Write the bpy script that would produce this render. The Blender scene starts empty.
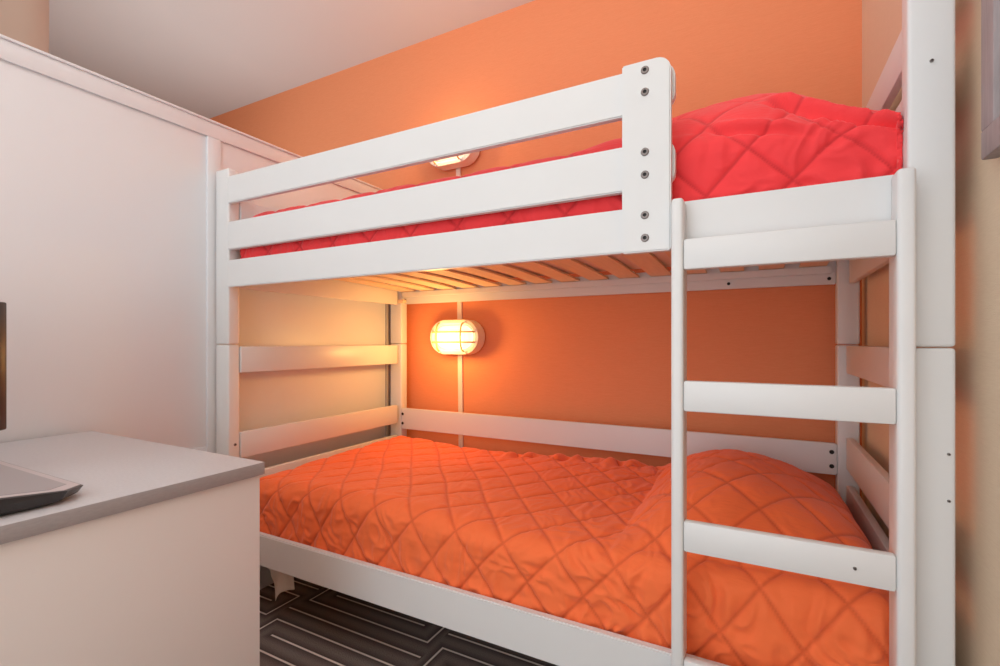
import bpy, bmesh, math, random
import numpy as np
from mathutils import Vector, Matrix, noise
random.seed(4)
S = bpy.context.scene
C = S.collection

# ------------------------------------------------------------------ materials
def lin(c):
    return tuple(((v/255)/12.92 if v/255 <= .04045 else ((v/255+.055)/1.055)**2.4) for v in c)
def new_mat(name):
    m = bpy.data.materials.new(name); m.use_nodes = True
    nt = m.node_tree; b = nt.nodes['Principled BSDF']
    return m, nt, b
def nd(nt, t, **kw):
    n = nt.nodes.new(t)
    for k, v in kw.items():
        setattr(n, k, v)
    return n
def mth(nt, op, a, b=None):
    n = nd(nt, 'ShaderNodeMath', operation=op)
    for i, v in enumerate((a, b)):
        if v is None: continue
        if isinstance(v, (int, float)): n.inputs[i].default_value = v
        else: nt.links.new(v, n.inputs[i])
    return n.outputs[0]
def ramp_mix(nt, fac, c1, c2):
    n = nd(nt, 'ShaderNodeMix', data_type='RGBA')
    if isinstance(fac, (int, float)): n.inputs[0].default_value = fac
    else: nt.links.new(fac, n.inputs[0])
    for i, c in ((6, c1), (7, c2)):
        if isinstance(c, tuple): n.inputs[i].default_value = (*c, 1)
        else: nt.links.new(c, n.inputs[i])
    return n.outputs[2]
def noise_node(nt, scale, detail=3, stretch=(1, 1, 1), rot=(0, 0, 0)):
    tc = nd(nt, 'ShaderNodeTexCoord'); mp = nd(nt, 'ShaderNodeMapping')
    mp.inputs['Scale'].default_value = stretch; mp.inputs['Rotation'].default_value = rot
    nt.links.new(tc.outputs['Object'], mp.inputs[0])
    n = nd(nt, 'ShaderNodeTexNoise'); n.inputs['Scale'].default_value = scale; n.inputs['Detail'].default_value = detail
    nt.links.new(mp.outputs[0], n.inputs['Vector'])
    return n.outputs['Fac']
def bump(nt, b, h, strength, dist):
    n = nd(nt, 'ShaderNodeBump'); n.inputs['Strength'].default_value = strength; n.inputs['Distance'].default_value = dist
    nt.links.new(h, n.inputs['Height']); nt.links.new(n.outputs[0], b.inputs['Normal'])
def simple(name, rgb, rough=.5, var=.04, nscale=6, bmp=.0, bscale=60, metal=0, spec=.5, stretch=(1, 1, 1)):
    m, nt, b = new_mat(name)
    c = lin(rgb); c2 = tuple(v*(1-var*2) for v in c)
    nt.links.new(ramp_mix(nt, noise_node(nt, nscale, 3, stretch), c2, c), b.inputs['Base Color'])
    b.inputs['Roughness'].default_value = rough; b.inputs['Metallic'].default_value = metal
    b.inputs['Specular IOR Level'].default_value = spec
    if bmp: bump(nt, b, noise_node(nt, bscale, 4, stretch), bmp, .002)
    return m
M = {}
M['white'] = simple('white_paint', (216, 217, 217), .38, .02, 4, .08, 40)
M['panel'] = simple('white_panel', (218, 221, 226), .42, .02, 2)
M['paneldark'] = simple('grey_trim', (170, 165, 162), .5, .04)  # grey trim, with the shade of the rear corner put into its colour
M['ceiling'] = simple('ceiling_paint', (206, 197, 191), .9, .03, 1.5, .15, 120)
M['wood'] = simple('pale_slat_wood', (236, 208, 174), .6, .10, 8, .2, 30, stretch=(12, 1, 12))
M['mattress'] = simple('mattress_ticking', (226, 214, 200), .9, .03, 20, .2, 200)
M['sheet'] = simple('white_sheet', (226, 220, 210), .9, .03, 10, .3, 60)
M['screw'] = simple('dark_screw_metal', (128, 118, 114), .4, .1, 200, metal=.4)
M['hole'] = simple('dark_recess', (30, 26, 25), .7, .1)
M['desk_top'] = simple('grey_laminate', (200, 199, 203), .42, .10, 160, .05, 200)
M['desk_edge'] = simple('grey_laminate_edge', (166, 163, 166), .5, .12, 90, stretch=(1, 1, 4))
M['desk'] = simple('cream_cabinet_board', (228, 225, 225), .5, .02, 3)
M['black'] = simple('black_plastic', (44, 42, 43), .35, .05)
M['reflect_top'] = simple('painted_reflection_top', (150, 145, 148), .3, .03)  # grey is light reflected off the black gloss top, put into the colour
M['rim'] = simple('satin_grey_rim', (190, 180, 182), .3, .03)
M['screen'] = simple('dark_screen', (18, 20, 20), .45, .05)
M['lampwhite'] = simple('white_lamp_plastic', (236, 226, 212), .35, .02)
M['cage'] = simple('amber_lit_cage', (222, 160, 96), .4, .02)  # amber of the lamp behind the bars put into their colour
M['conduit'] = simple('white_conduit_plastic', (232, 214, 196), .4, .02)
M['frame'] = simple('weathered_grey_wood', (176, 162, 162), .7, .22, 9, .5, 30, stretch=(8, 8, 1))

def wallpaper(name, rgb, rgb2, horiz=(1, 1, 1), rot=(0, 0, 0)):
    m, nt, b = new_mat(name)
    n1 = noise_node(nt, 30, 5, horiz, rot); n2 = noise_node(nt, 90, 3, horiz, rot)
    f = mth(nt, 'MULTIPLY', mth(nt, 'ADD', n1, n2), .5)
    r = nd(nt, 'ShaderNodeMapRange'); r.inputs[1].default_value = .38; r.inputs[2].default_value = .62
    nt.links.new(f, r.inputs[0])
    nt.links.new(ramp_mix(nt, r.outputs[0], lin(rgb2), lin(rgb)), b.inputs['Base Color'])
    b.inputs['Roughness'].default_value = .75; b.inputs['Specular IOR Level'].default_value = .3
    bump(nt, b, f, .35, .002)
    return m
M['orange'] = wallpaper('orange_wallpaper', (226, 140, 96), (219, 130, 86), (1, 1, 30))
M['beige'] = wallpaper('beige_wallpaper', (228, 205, 178), (220, 195, 167), (12, 1, 30), (.18, 0, 0))

def quilt_mat(name, rgb, dark):
    m, nt, b = new_mat(name)
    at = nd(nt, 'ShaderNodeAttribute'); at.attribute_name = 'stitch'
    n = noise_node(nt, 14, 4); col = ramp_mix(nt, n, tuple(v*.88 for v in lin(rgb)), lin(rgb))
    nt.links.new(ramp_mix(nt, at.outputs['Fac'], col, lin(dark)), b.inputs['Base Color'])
    b.inputs['Roughness'].default_value = .72; b.inputs['Specular IOR Level'].default_value = .25
    b.inputs['Sheen Weight'].default_value = .15
    w = noise_node(nt, 60, 4, (.5, 3, 1), (0, 0, .5))
    w2 = noise_node(nt, 500, 2)
    bump(nt, b, mth(nt, 'ADD', w, mth(nt, 'MULTIPLY', w2, .2)), .35, .004)
    return m
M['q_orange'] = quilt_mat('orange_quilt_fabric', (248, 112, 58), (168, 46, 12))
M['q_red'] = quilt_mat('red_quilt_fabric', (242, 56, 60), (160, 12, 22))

def glow(name, rgb, strength):
    m, nt, b = new_mat(name)
    b.inputs['Base Color'].default_value = (.9, .8, .65, 1)
    b.inputs['Emission Color'].default_value = (*lin(rgb), 1)
    b.inputs['Emission Strength'].default_value = strength
    b.inputs['Roughness'].default_value = .3
    return m
M['glow_low'] = glow('lit_lamp_glass', (255, 226, 178), 1.5)
M['glow_high'] = glow('lit_lamp_glass_dimmer', (255, 220, 190), .75)

# carpet: staggered nested rectangles drawn in pale thread on grey brown
def carpet():
    m, nt, b = new_mat('patterned_carpet')
    tc = nd(nt, 'ShaderNodeTexCoord'); sp = nd(nt, 'ShaderNodeSeparateXYZ')
    nt.links.new(tc.outputs['Object'], sp.inputs[0])
    P, Q = .635, .2955
    X = mth(nt, 'DIVIDE', mth(nt, 'ADD', sp.outputs[0], 1.276), P)
    col = mth(nt, 'FLOOR', mth(nt, 'ADD', X, .5))
    fx = mth(nt, 'MULTIPLY', mth(nt, 'SUBTRACT', X, col), P)
    par = mth(nt, 'MULTIPLY', mth(nt, 'FLOORED_MODULO', col, 2.0), .5)
    Y = mth(nt, 'ADD', mth(nt, 'DIVIDE', mth(nt, 'SUBTRACT', sp.outputs[1], 1.109), Q), par)
    fy = mth(nt, 'MULTIPLY', mth(nt, 'SUBTRACT', Y, mth(nt, 'FLOOR', mth(nt, 'ADD', Y, .5))), Q)
    ax, ay = mth(nt, 'ABSOLUTE', fx), mth(nt, 'ABSOLUTE', fy)
    def rect_d(a, bb):
        return mth(nt, 'ABSOLUTE', mth(nt, 'MAXIMUM', mth(nt, 'SUBTRACT', ax, a), mth(nt, 'SUBTRACT', ay, bb)))
    d1 = rect_d(.286, .0735)
    d2 = mth(nt, 'MAXIMUM', ay, mth(nt, 'SUBTRACT', ax, .215))
    d3 = mth(nt, 'MAXIMUM', mth(nt, 'ABSOLUTE', mth(nt, 'SUBTRACT', ay, Q/2)), mth(nt, 'SUBTRACT', ax, .31))
    d = mth(nt, 'MINIMUM', mth(nt, 'MINIMUM', d1, d2), d3)
    r = nd(nt, 'ShaderNodeMapRange'); r.inputs[1].default_value = .0026; r.inputs[2].default_value = .0044
    r.inputs[3].default_value = 1; r.inputs[4].default_value = 0
    nt.links.new(d, r.inputs[0])
    r2 = nd(nt, 'ShaderNodeMapRange'); r2.inputs[1].default_value = .003; r2.inputs[2].default_value = .03
    nt.links.new(d, r2.inputs[0])
    n = noise_node(nt, 260, 3)
    base = ramp_mix(nt, n, lin((98, 87, 85)), lin((148, 135, 131)))
    base = ramp_mix(nt, r2.outputs[0], lin((84, 75, 73)), base)
    nt.links.new(ramp_mix(nt, r.outputs[0], base, lin((240, 230, 222))), b.inputs['Base Color'])
    b.inputs['Roughness'].default_value = .95; b.inputs['Specular IOR Level'].default_value = .1
    bump(nt, b, n, .5, .004)
    return m
M['carpet'] = carpet()

def art():
    m, nt, b = new_mat('dark_woodland_print')
    f = noise_node(nt, 14, 5, (1, 4, 1))
    nt.links.new(ramp_mix(nt, f, lin((66, 62, 60)), lin((150, 140, 128))), b.inputs['Base Color'])
    b.inputs['Roughness'].default_value = .25
    return m
M['art'] = art()

# ------------------------------------------------------------------ mesh helpers
def link(name, bm, mat, parent=None, smooth=True, mats=None):
    me = bpy.data.meshes.new(name); bm.normal_update(); bm.to_mesh(me); bm.free()
    if smooth:
        me.polygons.foreach_set('use_smooth', [True]*len(me.polygons))
        try: me.set_sharp_from_angle(angle=math.radians(40))
        except Exception: pass
    for mm in (mats or [mat]): me.materials.append(mm)
    o = bpy.data.objects.new(name, me); C.objects.link(o)
    if parent:
        o.parent = parent; o.matrix_parent_inverse = Matrix.Identity(4)
        o.location = -Vector(parent.location)
    return o
def add_box(bm, a, b, bev=.003, seg=2, midx=0):
    t = bmesh.new()
    bmesh.ops.create_cube(t, size=1)
    for v in t.verts:
        v.co = Vector([(a[i]+b[i])/2 + v.co[i]*(b[i]-a[i]) for i in range(3)])
    if bev: bmesh.ops.bevel(t, geom=t.edges[:], offset=bev, segments=seg, profile=.5, affect='EDGES')
    for f in t.faces: f.material_index = midx
    me = bpy.data.meshes.new('t'); t.to_mesh(me); t.free(); bm.from_mesh(me); bpy.data.meshes.remove(me)
def box(name, a, b, mat, parent=None, bev=.003, seg=2):
    bm = bmesh.new(); add_box(bm, a, b, bev, seg); return link(name, bm, mat, parent)
def board(name, a, b, mat, parent, ends=(1, 1), rad=.02, bottom=True):
    """board whose outline corners (seen along its thin axis y) are rounded at chosen x ends"""
    x0, y0, z0 = a; x1, y1, z1 = b
    pts = []
    def corner(cx, cz, a0, r):
        if r <= .001: pts.append((cx, cz)); return
        for k in range(7):
            t = a0 + math.pi/2*k/6; pts.append((cx+r*math.cos(t), cz+r*math.sin(t)))
    rl, rr = (rad if ends[0] else 0), (rad if ends[1] else 0)
    corner(x1-rr, z1-rr, 0, rr); corner(x0+rl, z1-rl, math.pi/2, rl)
    corner(x0+rl, z0+rl, math.pi, rl); rb_ = rr if bottom else 0; corner(x1-rb_, z0+rb_, 3*math.pi/2, rb_)
    bm = bmesh.new()
    vs = [bm.verts.new((p[0], y0, p[1])) for p in pts]
    f = bm.faces.new(vs)
    r = bmesh.ops.extrude_face_region(bm, geom=[f])
    for v in r['geom']:
        if isinstance(v, bmesh.types.BMVert): v.co.y = y1
    bmesh.ops.recalc_face_normals(bm, faces=bm.faces)
    ed = [e for e in bm.edges if len(e.link_faces) == 2 and e.calc_face_angle(0) > 1]
    bmesh.ops.bevel(bm, geom=ed, offset=.003, segments=2, affect='EDGES')
    return link(name, bm, mat, parent)
def empty(name, loc, label=None, cat=None, group=None):
    o = bpy.data.objects.new(name, None); C.objects.link(o); o.location = loc; o.empty_display_size = .1
    if label: o['label'] = label; o['category'] = cat
    if group: o['group'] = group
    return o
def tag(o, label, cat, group=None):
    o['label'] = label; o['category'] = cat
    if group: o['group'] = group
    return o
def struct(o): o['kind'] = 'structure'; return o
def disc_bolt(name, parent, pos, normal, r=.007, mat=None, h=.003):
    bm = bmesh.new()
    q = Vector((0, 0, 1)).rotation_difference(Vector(normal)).to_matrix().to_4x4()
    prof = [(0, h*.2), (r*.42, h*.2), (r*.46, h), (r*.85, h), (r, h*.4), (r, -h)]
    n = 18; rings = []
    for rr, zz in prof:
        if rr == 0: rings.append([bm.verts.new((0, 0, zz))]); continue
        rings.append([bm.verts.new((rr*math.cos(2*math.pi*k/n), rr*math.sin(2*math.pi*k/n), zz)) for k in range(n)])
    for a, b in zip(rings, rings[1:]):
        for k in range(n):
            if len(a) == 1: f = bm.faces.new((a[0], b[k], b[(k+1) % n])); f.material_index = 1
            else:
                f = bm.faces.new((a[k], b[k], b[(k+1) % n], a[(k+1) % n]))
                if a is rings[1]: f.material_index = 1
    bm.transform(Matrix.Translation(Vector(pos)) @ q)
    bmesh.ops.recalc_face_normals(bm, faces=bm.faces)
    return link(name, bm, None, parent, mats=[mat or M['screw'], M['hole']])
def sub_offset(o, parent):
    """child of a part: both meshes hold world coordinates"""
    o.parent = parent; o.location = (0, 0, 0)

# ------------------------------------------------------------------ room
CZ = 2.68
BY = 2.15      # back wall
RX = .331      # right wall
LX = -1.80     # panelled partition
struct(box('floor', (-4.3, -1.6, -.05), (RX+.1, BY+.1, 0), M['carpet'], bev=0))
struct(box('ceiling', (-4.3, -1.6, CZ), (RX+.1, BY+.1, CZ+.05), M['ceiling'], bev=0))
struct(box('wall_back', (-4.3, BY, 0), (RX+.1, BY+.1, CZ), M['orange'], bev=0))
struct(box('wall_right', (RX, -1.6, 0), (RX+.1, BY, CZ), M['beige'], bev=0))
struct(box('wall_left', (-4.3, -1.6, 0), (-4.2, BY, CZ), M['beige'], bev=0))
# wall stub seen above the partition at the far left, with a well rounded corner
bm = bmesh.new()
add_box(bm, (-4.2, .35, 0), (-2.62, .93, CZ), .12, 8)
struct(link('wall_stub', bm, simple('soft_beige_paint', (184, 162, 146), .9, .03, 2)))

# panelled partition
bm = bmesh.new(); add_box(bm, (LX-.06, -1.5, 0), (LX-.008, BY, 1.845), .001)
part = struct(link('wall_partition', bm, M['panel']))
def trimpart(n, a, b, m='panel'):
    o = box(n, a, b, M[m], None, .0015); o.parent = part; o['label'] = ''; del o['label']; return o
trimpart('top_rail', (LX-.008, -1.5, 1.785), (LX, BY, 1.840))
trimpart('cap', (LX-.065, -1.5, 1.840), (LX+.006, BY, 1.848))
trimpart('stile', (LX-.008, 1.068, 0), (LX+.003, 1.118, 1.784))
trimpart('bottom_rail', (LX-.008, -1.5, 0), (LX, 1.068, .632))
trimpart('stile', (LX-.008, 2.046, 0), (LX+.003, 2.068, 1.784), 'paneldark')
trimpart('stile', (LX-.008, 2.074, 0), (LX+.004, BY, 1.784), 'paneldark')

# ------------------------------------------------------------------ bunk bed
Y0 = 1.09
XL0, XL1 = -1.785, -1.708
XR0, XR1 = .233, .298
PB0, PB1 = 2.05, 2.10      # rear posts
bed = empty('bunk_bed', ((XL0+XR1)/2, 1.6, 0), 'white painted wooden bunk bed with slatted upper bunk against the orange wall', 'bunk bed')
W = M['white']
for (xa, xb) in ((XL0, XL1), (XR0, XR1)):
    x0, x1 = xa, xb
    top = 1.658 if x0 < 0 else 1.72
    for (y0, y1) in ((Y0, Y0+.045), (PB0, PB1)):
        t_ = top if y0 == Y0 else min(top, 1.66)
        if y0 != Y0: x0, x1 = x0+(.012 if x0 > 0 else .009), x1+(.012 if x0 > 0 else .009)
        p = box('post', (x0, y0, 0), (x1, y1, 1.0095), W, bed, .006, 3)
        if x0 < 0 and y0 == Y0:
            sub_offset(disc_bolt('bolt', bed, (XL1, Y0+.026, .64), (1, 0, 0), .0055), p)
        if x0 > 0 and y0 == Y0:
            for z in (.828, .748): sub_offset(disc_bolt('bolt', bed, (.288, Y0, z), (0, -1, 0), .0025), p)
        p = box('post', (x0, y0, 1.0115), (x1, y1, t_), W, bed, .006, 3)
        if x0 > 0 and y0 == Y0:
            sub_offset(disc_bolt('bolt', bed, (.2655, Y0, 1.507), (0, -1, 0), .003), p)
# long boards
RT = .022
board('side_rail', (XL1+.001, Y0-.004, 1.220), (XR0-.001, Y0+.018, 1.318), W, bed, ends=(1, 0), rad=.006)
gr1 = board('guard_rail', (XL1+.001, Y0-.004, 1.357), (-.1565, Y0+.018, 1.458), W, bed, ends=(0, 1), rad=.03)
gr2 = board('guard_rail', (XL1+.001, Y0-.004, 1.526), (-.1565, Y0+.018, 1.624), W, bed, ends=(0, 1), rad=.03)
board('side_rail', (XL1+.001, Y0, .240), (XR0-.001, Y0+RT, .348), W, bed, ends=(0, 0))
sr = board('side_rail', (XL1+.010, PB0+.02, 1.226), (XR0+.0115, PB0+.042, 1.312), W, bed, ends=(0, 0))
for x in (-.10, .224, XL1+.022): sub_offset(disc_bolt('bolt', bed, (x, PB0+.02, 1.246), (0, -1, 0), .006, M['hole']), sr)
board('slat_ledge', (XL1+.010, PB0-.002, 1.262), (XR0-.001, PB0+.0195, 1.289), W, bed, ends=(0, 0))
board('slat_ledge', (XL1+.001, Y0+.0185, 1.262), (XR0-.001, Y0+.042, 1.289), W, bed, ends=(0, 0))
board('side_rail', (XL1+.010, PB0+.02, .240), (XR0-.001, PB0+.042, .348), W, bed, ends=(0, 0))
gb = board('guard_rail', (XL1+.010, PB0-.002, .553), (XR0+.0115, PB0+.019, .663), W, bed, ends=(0, 0))
for x in (XL1+.020, .229):
    for z in (.583, .633):
        sub_offset(disc_bolt('bolt', bed, (x, PB0-.002, z), (0, -1, 0), .0075, M['hole']), gb)
# rear upper rail bolts
# end boards
def end_board(x0, x1, z0, z1): box('end_rail', (x0, Y0+.046, z0), (x1, PB0-.023, z1), W, bed, .004, 2)
for z0, z1 in ((.585, .682), (.904, 1.003), (1.22, 1.312), (1.45, 1.55)):
    end_board(XL1-.016, XL1+.004, z0, z1)
for z0, z1 in ((.583, .692), (.912, 1.008), (1.22, 1.312), (1.45, 1.55), (1.612, 1.704)):
    end_board(.268 if z0 < 1.2 else .276, .290 if z0 < 1.2 else .296, z0, z1)
end_board(XL1-.016, XL1+.004, .40, .522)
end_board(.268, .290, .40, .528)
# corner block at the rear left under the slats
box('corner_block', (XL1+.010, PB0-.03, 1.228), (XL1+.046, PB0-.003, 1.246), M['wood'], bed, .002)
# upright board with six screws
ub = board('upright_board', (-.264, Y0-.0265, 1.214), (-.1615, Y0-.0045, 1.627), W, bed, ends=(0, 1), rad=.03, bottom=False)
for z in (1.605, 1.558, 1.429, 1.380, 1.293, 1.244):
    sub_offset(disc_bolt('screw', bed, (-.2145, Y0-.0265, z), (0, -1, 0), .0088), ub)
# sprung slats
def slat(x, w, z, mat):
    bm = bmesh.new(); n = 12; rows = []
    y0, y1 = Y0+.046, PB0+.018
    y0 = Y0+.02
    for k in range(n+1):
        t = k/n; y = y0+(y1-y0)*t; zz = z+.013*math.sin(math.pi*t)
        rows.append([bm.verts.new((x+sx*w/2, y, zz+dz)) for sx, dz in ((-1, 0), (1, 0), (1, .008), (-1, .008))])
    for a, b in zip(rows, rows[1:]):
        for q in range(4): bm.faces.new((a[q], a[(q+1) % 4], b[(q+1) % 4], b[q]))
    bm.faces.new(rows[0]); bm.faces.new(rows[-1][::-1])
    bmesh.ops.recalc_face_normals(bm, faces=bm.faces)
    return link('slat', bm, mat, bed)
for k in range(15):
    x = -1.683 + k*.1308
    if x+.045 > XR0: break
    slat(x+.026, .082, 1.290, M['wood'])
bm = bmesh.new(); add_box(bm, (XL1+.002, Y0+.03, .30), (XR0-.002, PB0+.018, .318), .002)
link('bed_base', bm, M['wood'], bed)

# ------------------------------------------------------------------ ladder
lad = empty('ladder', (.04, 1.06, 0), 'white wooden ladder hooked on the front of the bunk bed by the right post', 'ladder')
YL = 1.038
for x0, x1, t in ((-.1575, -.1335, 1.3145), (.2080, .2347, 1.3145)):
    bm = bmesh.new(); add_box(bm, (x0, YL, 0), (x1, YL+.0465, t), .007, 3)
    add_box(bm, (x0+.0005, YL+.02, .356), (min(x1-.0005, .2322), YL+.066, 1.212), .006, 3)
    link('stringer', bm, W, lad)
for z in (1.2, .912, .627, .345):
    rg = box('rung', (-.1332, YL+.002, z-.033), (.2077, YL+.022, z+.029), W, lad, .004, 2)
    if abs(z-.627) < .01:
        sub_offset(disc_bolt('bolt', lad, (.150, YL+.002, z-.004), (0, -1, 0), .003), rg)
    # upper cover plate joining the rungs to the stringers is plain timber

# ------------------------------------------------------------------ mattresses
def mattress(name, z0, z1, label, y0=Y0+.025):
    bm = bmesh.new(); add_box(bm, (-1.665, y0+.03, z0), (.215, 2.0, z1), .03, 5)
    o = link(name, bm, M['mattress'])
    bm2 = bmesh.new()
    for zz in (z0+.03, z1-.03):
        add_box(bm2, (-1.668, y0+.027, zz-.004), (.218, 2.003, zz+.004), .003, 2)
    link('piping', bm2, M['sheet'], o)
    return tag(o, label, 'mattress', None)
mattress('mattress', .32, .480, 'white mattress on the lower bunk under the orange quilt', 1.115)
mattress('mattress', 1.313, 1.428, 'white mattress on the upper bunk slats under the red quilt', 1.112)

# ------------------------------------------------------------------ quilts
def smooth(t): t = np.clip(t, 0, 1); return t*t*(3-2*t)
def curve(n, a, b, drop_a, drop_b, r, step):
    """arc-length samples along a cross section: down-side, round corner, flat, round corner, down-side -> (coord, drop)"""
    pts = []
    def arc(cx, sign):
        for k in range(1, 12):
            t = math.pi/2*k/12; pts.append((cx, t, sign))
    L = []
    k = int(drop_a/step)
    for i in range(k): L.append((a, drop_a-(drop_a-r)*i/max(1, k)))
    for i in range(13):
        t = math.pi/2*i/12; L.append((a+r-r*math.cos(t), r-r*math.sin(t)))
    m = int((b-a-2*r)/step)
    for i in range(1, m): L.append((a+r+(b-a-2*r)*i/m, 0))
    for i in range(13):
        t = math.pi/2*i/12; L.append((b-r+r*math.sin(t), r-r*math.cos(t)))
    k = int(drop_b/step)
    for i in range(1, k+1): L.append((b, r+(drop_b-r)*i/k))
    P = np.array(L); s = np.concatenate([[0], np.cumsum(np.hypot(*np.diff(P, axis=0).T))])
    ss = np.arange(0, s[-1], step)
    return np.interp(ss, s, P[:, 0]), np.interp(ss, s, P[:, 1]), ss
def fbm(x, y, z, f):
    return noise.fractal(Vector((x*f, y*f, z*f)), 1.0, 2.0, 3, noise_basis='PERLIN_ORIGINAL')
def quilt(name, mat, xs, ys, zt, drops, rad, bumpf, label, px, py, ph, wr, seed, step=.0042, folds=None):
    X, DX, SX = curve(0, xs[0], xs[1], drops[0], drops[1], rad, step)
    Y, DY, SY = curve(0, ys[0], ys[1], drops[2], drops[3], rad, step)
    nx, ny = len(X), len(Y)
    gx = np.repeat(X[:, None], ny, 1); gy = np.repeat(Y[None, :], nx, 0)
    dd = np.minimum(np.hypot(DX[:, None], DY[None, :]) if False else np.maximum(DX[:, None], DY[None, :]) + .35*np.minimum(DX[:, None], DY[None, :]), max(drops))
    gz = zt - dd + bumpf(gx, gy)*(1-smooth(dd/.12))
    # pull the corners in so that they round over
    P = np.stack([gx, gy, gz], -1)
    dx = np.gradient(P, axis=0); dy = np.gradient(P, axis=1)
    N = np.cross(dx, dy); N /= np.linalg.norm(N, axis=-1, keepdims=True)+1e-9
    # quilting, in arc length so that it runs over the edges
    U = SX[:, None]/px + SY[None, :]/py + ph[0]; V = SX[:, None]/px - SY[None, :]/py + ph[1]
    wob = np.zeros((nx, ny)); big = np.zeros((nx, ny)); fine = np.zeros((nx, ny))
    for i in range(nx):
        for j in range(ny):
            a, b_ = SX[i]+seed, SY[j]
            wob[i, j] = noise.noise(Vector((a*4, b_*4, 1.3)))
            w1 = noise.noise(Vector((a*9+b_*5, b_*9-a*4, seed)))
            q = Vector((a*26+b_*8+w1*2.5, b_*11-a*9+w1*2, seed+4))
            r1 = noise.noise(q); big[i, j] = 1-abs(r1)*2.4
            fine[i, j] = noise.noise(Vector((a*14, b_*60, seed+9))) + w1
    U = U+wob*.10; V = V-wob*.09
    du = np.abs(U-np.round(U))*px*.72; dv = np.abs(V-np.round(V))*px*.72
    d = np.minimum(du, dv)
    puff = 1-np.exp(-(d/.0055)**1.3)
    q = 1-np.exp(-np.minimum(du*dv, .01)/.0009)
    h = .0042*puff + .0032*q - .004
    wrm = wr(gx, gy, dd)
    h = h + wrm*(.0055*np.clip(big, -1, 1)+.0018*fine)*(.35+.65*puff) + .004*wob
    if folds: h = h + 1.5*folds(gx, SY[None, :]+0*gx)
    P = P + N*h[..., None]
    P[..., 1] = np.maximum(P[..., 1], 1.1145)
    lim = .2285 + (xs[1]-.2285)*smooth((P[..., 1]-1.145)/.06)
    P[..., 0] = np.minimum(P[..., 0], lim)
    me = bpy.data.meshes.new(name)
    idx = np.arange(nx*ny).reshape(nx, ny)
    faces = np.stack([idx[:-1, :-1], idx[1:, :-1], idx[1:, 1:], idx[:-1, 1:]], -1).reshape(-1, 4)
    me.from_pydata(P.reshape(-1, 3).tolist(), [], faces.tolist())
    me.polygons.foreach_set('use_smooth', [True]*len(me.polygons))
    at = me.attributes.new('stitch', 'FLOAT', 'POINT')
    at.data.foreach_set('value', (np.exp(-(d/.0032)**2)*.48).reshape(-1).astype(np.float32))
    me.materials.append(mat)
    o = bpy.data.objects.new(name, me); C.objects.link(o)
    md = o.modifiers.new('thick', 'SOLIDIFY'); md.thickness = .004; md.offset = -1
    return tag(o, label, 'quilt')

def sup(u, p): return np.clip(1-np.abs(u)**p, 0, 1)
def pillow_low(x, y):
    b = .145*sup((x+.055)/np.where(x < -.055, .26, .32), 2.0)**.95*sup((y-1.64)/.46, 2.6)**.85
    sag = -.012*np.sin(x*5+1)*np.sin(y*4)
    ru = .016*np.exp(-((y-1.93)/.05)**2)*(np.sin(x*55)+np.sin(x*83+1))*.5*smooth((-.25-x)/.1)*smooth((x+1.25)/.3)
    return b + sag + ru
def pillow_high(x, y):
    b = .185*sup((x+.06)/.38, 2.0)*sup((y-1.6)/.45, 2.0)
    # slack folds running down to the right
    t = (x-.02)*.55+(y-1.25)
    return b*.96*(1-.25*smooth((x-.05)/.2)) - .040*smooth((x-.03)/.2)
def folds_red(x, s):
    r = .011*np.exp(-((s-(.250-.52*x))/.011)**2)*smooth((x+.02)/.08)
    r -= .010*np.exp(-((s-(.228-.50*x))/.009)**2)*smooth((x+.02)/.08)
    r += .008*np.exp(-((s-(.185-.28*(x+.1)))/.010)**2)*smooth((x+.12)/.08)*smooth((.12-x)/.1)
    r -= .008*np.exp(-((s-(.168-.28*(x+.1)))/.009)**2)*smooth((x+.12)/.08)*smooth((.12-x)/.1)
    r -= .004*np.exp(-((s-(.33-.55*(x-.1)))/.010)**2)*smooth((x-.05)/.06)
    return r
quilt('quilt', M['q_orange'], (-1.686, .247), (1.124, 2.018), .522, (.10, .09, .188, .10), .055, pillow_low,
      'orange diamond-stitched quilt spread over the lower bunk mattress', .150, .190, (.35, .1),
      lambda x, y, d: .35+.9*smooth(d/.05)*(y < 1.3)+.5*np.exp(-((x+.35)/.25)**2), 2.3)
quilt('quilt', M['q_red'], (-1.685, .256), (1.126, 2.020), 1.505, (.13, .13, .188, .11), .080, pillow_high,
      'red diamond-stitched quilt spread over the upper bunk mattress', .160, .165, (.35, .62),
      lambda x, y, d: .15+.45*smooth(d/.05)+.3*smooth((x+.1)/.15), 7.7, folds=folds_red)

# sheet corner hanging below the lower rail
bm = bmesh.new(); nx, nz = 34, 20; g = []
kx = [-1.64, -1.545, -1.529, -1.520, -1.500, -1.443]; kz = [.232, .152, .100, .094, .128, .147]
for i in range(nx):
    x = -1.64+(1.64-1.443)*i/(nx-1); row = []
    zb = float(np.interp(x, kx, kz))
    for j in range(nz):
        v = j/(nz-1)
        fold = .010*math.sin((x+1.6)*55)*v+.004*math.sin((x+1.6)*120)*v
        row.append(bm.verts.new((x, 1.150+fold+.006*v, .296+(zb-.296)*v)))
    g.append(row)
for i in range(nx-1):
    for j in range(nz-1): bm.faces.new((g[i][j], g[i+1][j], g[i+1][j+1], g[i][j+1]))
o = link('bed_sheet', bm, M['sheet']); md = o.modifiers.new('t', 'SOLIDIFY'); md.thickness = .0015
tag(o, 'corner of a white sheet hanging below the lower bunk rail', 'sheet')

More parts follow.
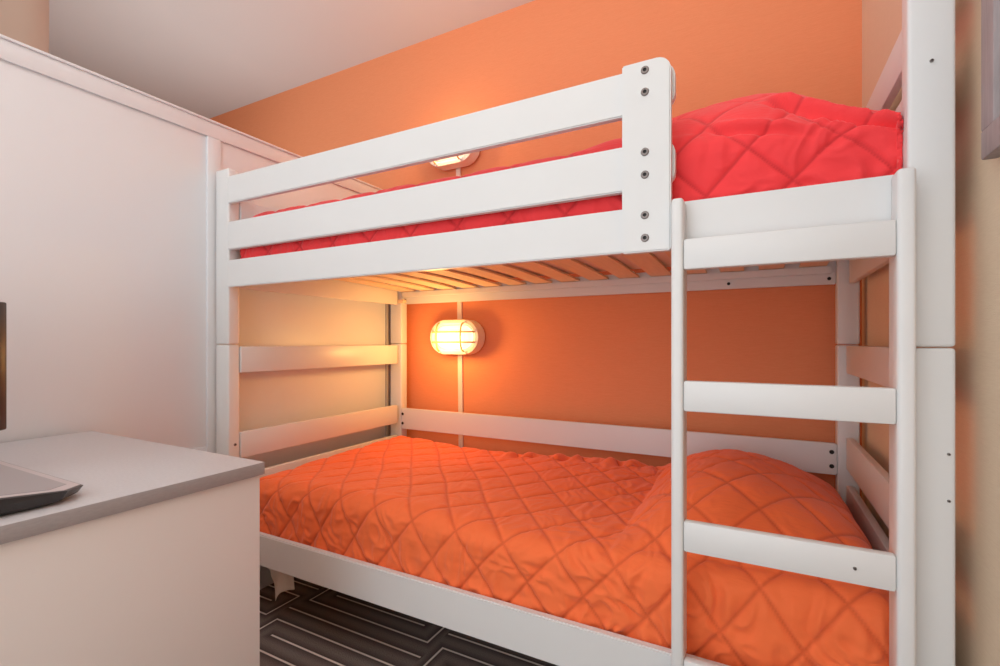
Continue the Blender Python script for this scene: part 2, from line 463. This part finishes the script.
# ------------------------------------------------------------------ wall lamps
def stadium(w, h, n=16):
    r = h/2; c = w/2-r; P = []
    for k in range(n+1):
        t = -math.pi/2+math.pi*k/n; P.append((c+r*math.cos(t), r*math.sin(t)))
    for k in range(n+1):
        t = math.pi/2+math.pi*k/n; P.append((-c+r*math.cos(t), r*math.sin(t)))
    return P
def stad_loft(name, prof, mat, parent, cap=True, closed=False):
    bm = bmesh.new(); rings = []
    for w, h, y in prof:
        rings.append([bm.verts.new((p[0], -y, p[1])) for p in stadium(w, h)])
    prs = list(zip(rings, rings[1:]))
    if closed: prs.append((rings[-1], rings[0]))
    for a, b in prs:
        n = len(a)
        for k in range(n): bm.faces.new((a[k], a[(k+1) % n], b[(k+1) % n], b[k]))
    if cap: bm.faces.new(rings[-1])
    bmesh.ops.recalc_face_normals(bm, faces=bm.faces)
    o = link(name, bm, mat); o.parent = parent
    return o
def tube(bm, pts, r, n=8):
    pts = [Vector(p) for p in pts]; rings = []
    for i, p in enumerate(pts):
        d = (pts[min(i+1, len(pts)-1)]-pts[max(i-1, 0)]).normalized()
        a = d.orthogonal().normalized() if i == 0 else (rings_a - d*rings_a.dot(d)).normalized()
        rings_a = a; b = d.cross(a)
        rings.append([bm.verts.new(p+a*r*math.cos(2*math.pi*k/n)+b*r*math.sin(2*math.pi*k/n)) for k in range(n)])
    for a, b in zip(rings, rings[1:]):
        for k in range(n): bm.faces.new((a[k], a[(k+1) % n], b[(k+1) % n], b[k]))
    bm.faces.new(rings[0][::-1]); bm.faces.new(rings[-1])
def lamp(z, gm, label):
    r = empty('wall_lamp', (-1.374 if z < 1.5 else -1.400, BY-.012, z), label, 'wall lamp', 'oval bulkhead lamps on the orange wall')
    stad_loft('lamp_body', [(.280, .166, 0), (.296, .178, .004), (.296, .178, .040), (.288, .170, .052), (.250, .146, .056)], M['lampwhite'], r)
    stad_loft('lamp_glass', [(.222, .118, .0565), (.220, .116, .070), (.205, .102, .082), (.170, .070, .088)], gm, r)
    # raised rim ring
    stad_loft('lamp_rim', [(.294, .176, .0525), (.298, .180, .060), (.292, .174, .070), (.262, .146, .074), (.242, .130, .068), (.236, .124, .0525)], M['lampwhite'], r, cap=False, closed=True)
    bm = bmesh.new()
    for zz in (-.026, .026):
        tube(bm, [(-.128, -.066, zz), (-.120, -.088, zz), (-.09, -.101, zz), (0, -.104, zz), (.09, -.101, zz), (.120, -.088, zz), (.128, -.066, zz)], .0042)
    for xx in (-.085, .062):
        P = []
        for k in range(13):
            t = -math.pi/2+math.pi*k/12
            P.append((xx, -.066-.038*math.cos(t)**.6 if abs(math.cos(t)) > 1e-6 else -.066, .072*math.sin(t)))
        tube(bm, P, .0042)
    bmesh.ops.recalc_face_normals(bm, faces=bm.faces)
    o = link('lamp_cage', bm, M['cage']); o.parent = r
    for sx in (-1, 1):
        for sz in (-1, 1):
            s = disc_bolt('screw', None, (sx*.075, -.0735, sz*.078), (0, -1, 0), .006, M['lampwhite']); s.parent = r
    return r
lamp(1.045, M['glow_low'], 'glowing white oval bulkhead lamp with a cage, above the lower bunk')
lamp(2.022, M['glow_high'], 'white oval bulkhead lamp half hidden behind the top guard rail')
cd = box('cable_conduit', (-1.390, BY-.011, 0), (-1.362, BY, 2.02), M['conduit'], None, .003)
for v in cd.data.vertices: v.co.x += -.018*(v.co.z-.4)/1.6
tag(cd, 'slim white cable conduit running up the orange wall behind the lamps', 'conduit')

# ------------------------------------------------------------------ desk and things on it
dk = empty('desk', (-1.38, .2, 0), 'grey topped desk with a cream side panel at the foot of the bed', 'desk')
bm = bmesh.new()
add_box(bm, (-1.788, -.60, .722), (-.980, .711, .750), .002, 2)
for f in bm.faces:
    if abs(f.normal.z) < .7 and f.calc_center_median().z < .7495: f.material_index = 1
link('desk_top', bm, None, dk, mats=[M['desk_top'], M['desk_edge']])
box('side_panel', (-1.006, -.585, 0), (-.988, .704, .7215), M['desk'], dk, .0015)
box('end_panel', (-1.785, .686, 0), (-1.0065, .704, .7215), M['desk'], dk, .0015)
# flat black box with bevelled edges
bx = empty('media_player', (-1.25, .25, .75), 'flat black electronic device with sloping corners lying on the grey desk', 'electronic device')
def wedge(name, zs, outl, mat, parent):
    bm = bmesh.new(); rings = []
    for z, ins in zip(zs, outl):
        x0, x1, y0, y1, ch = -1.44+ins, -1.013-ins, .08+ins, .405-ins, .035
        P = [(x0, y0), (x1-ch, y0), (x1, y0+ch), (x1, y1-ch), (x1-ch, y1), (x0, y1)]
        rings.append([bm.verts.new((p[0], p[1], .7502+(z-.7502)*(1+(.405-p[1])*6.3))) for p in P])
    for a, b in zip(rings, rings[1:]):
        for k in range(6): bm.faces.new((a[k], a[(k+1) % 6], b[(k+1) % 6], b[k]))
    bm.faces.new(rings[-1]); bm.faces.new(rings[0][::-1])
    bmesh.ops.recalc_face_normals(bm, faces=bm.faces)
    return link(name, bm, mat, parent, smooth=False)
wedge('case', (.7502, .7560, .7680, .7690), (.020, .006, 0, .003), M['black'], bx)
wedge('top_rim', (.76901, .7695), (.0035, .004), M['rim'], bx)
wedge('top_panel', (.76951, .7700), (.017, .018), M['reflect_top'], bx)
# screen at the very edge of the picture
mo = empty('monitor', (-1.36, .30, .75), 'dark flat screen at the left picture edge above the desk', 'monitor')
ang = math.radians(38)
def rb(name, a, b, mat, bev=.003):
    bm = bmesh.new(); add_box(bm, a, b, bev, 2)
    o = link(name, bm, mat); o.parent = mo; o.rotation_euler = (0, 0, ang); return o
# local x axis is the screen width, its right edge stands at local x = .0
rb('screen_frame', (-.66, -.012, .105), (0.0, .012, .345), M['black'])
rb('display', (-.652, -.014, .113), (-.008, -.0121, .337), M['screen'], 0)
rb('stand', (-.35, -.008, .012), (-.31, .010, .1045), M['black'])
rb('base', (-.385, -.05, .0003), (-.275, .04, .0115), M['black'])
mo.location = (-1.2425, .357, .75)

# ------------------------------------------------------------------ picture on the right wall
pf = empty('picture_frame', (RX, .72, 1.7), 'weathered grey wooden picture frame hanging on the beige wall', 'picture')
fy0, fy1, fz0, fz1, fw = .42, 1.027, 1.305, 2.05, .045
fr = []
bm = bmesh.new()
add_box(bm, (.309, fy0, fz0), (.3305, fy1, fz0+fw), .003)
add_box(bm, (.309, fy0, fz1-fw), (.3305, fy1, fz1), .003)
add_box(bm, (.309, fy0, fz0+fw-.001), (.3305, fy0+fw, fz1-fw+.001), .003)
add_box(bm, (.309, fy1-fw, fz0+fw-.001), (.3305, fy1, fz1-fw+.001), .003)
link('frame', bm, M['frame'], pf)
box('print', (.320, fy0+fw-.004, fz0+fw-.004), (.328, fy1-fw+.004, fz1-fw+.004), M['art'], pf, 0)

# ------------------------------------------------------------------ light
def area(name, loc, rot, size, power, col=(1, 1, 1), sy=None):
    l = bpy.data.lights.new(name, 'AREA'); l.energy = power; l.color = col; l.size = size
    if sy: l.shape = 'RECTANGLE'; l.size_y = sy
    o = bpy.data.objects.new(name, l); C.objects.link(o); o.location = loc; o.rotation_euler = rot; return o
area('camera_flash_fill', (-.9, -1.45, 1.3), (math.radians(90), 0, math.radians(8)), 3.2, 34, (.86, .95, 1), 2.3)
area('bounce_flash', (-.60, .25, 1.9), (math.radians(180), 0, 0), .7, 38, (.88, .96, 1), .7)
area('added_ceiling_fill', (-2.7, 1.45, 1.5), (math.radians(180), 0, 0), .9, 8, (.90, .96, 1), .9)  # unseen fill added behind the partition to brighten the left ceiling
def pt(name, loc, e, col, r):
    l = bpy.data.lights.new(name, 'POINT'); l.energy = e; l.color = col; l.shadow_soft_size = r
    o = bpy.data.objects.new(name, l); C.objects.link(o); o.location = loc
pt('lamp_glow', (-1.41, BY-.21, 1.01), 6.3, (1, .50, .14), .05)
pt('lamp_glow', (-1.40, BY-.17, 2.03), 3.2, (1, .60, .25), .03)
w = bpy.data.worlds.new('world'); S.world = w; w.use_nodes = True
w.node_tree.nodes['Background'].inputs[0].default_value = (.96, .98, 1, 1)
w.node_tree.nodes['Background'].inputs[1].default_value = 1.2

cam = bpy.data.cameras.new('camera'); co = bpy.data.objects.new('camera', cam); C.objects.link(co)
cam.sensor_width = 36; cam.lens = 17.388; cam.shift_y = .009; cam.clip_start = .02
co.location = (0, 0, 1.02); co.rotation_euler = (math.radians(90), 0, math.radians(28.1))
S.camera = co
S.view_settings.view_transform = 'Standard'
S.view_settings.look = 'None'
S.view_settings.exposure = 0
S.view_settings.gamma = 1.06
S.cycles.max_bounces = 10; S.cycles.diffuse_bounces = 6
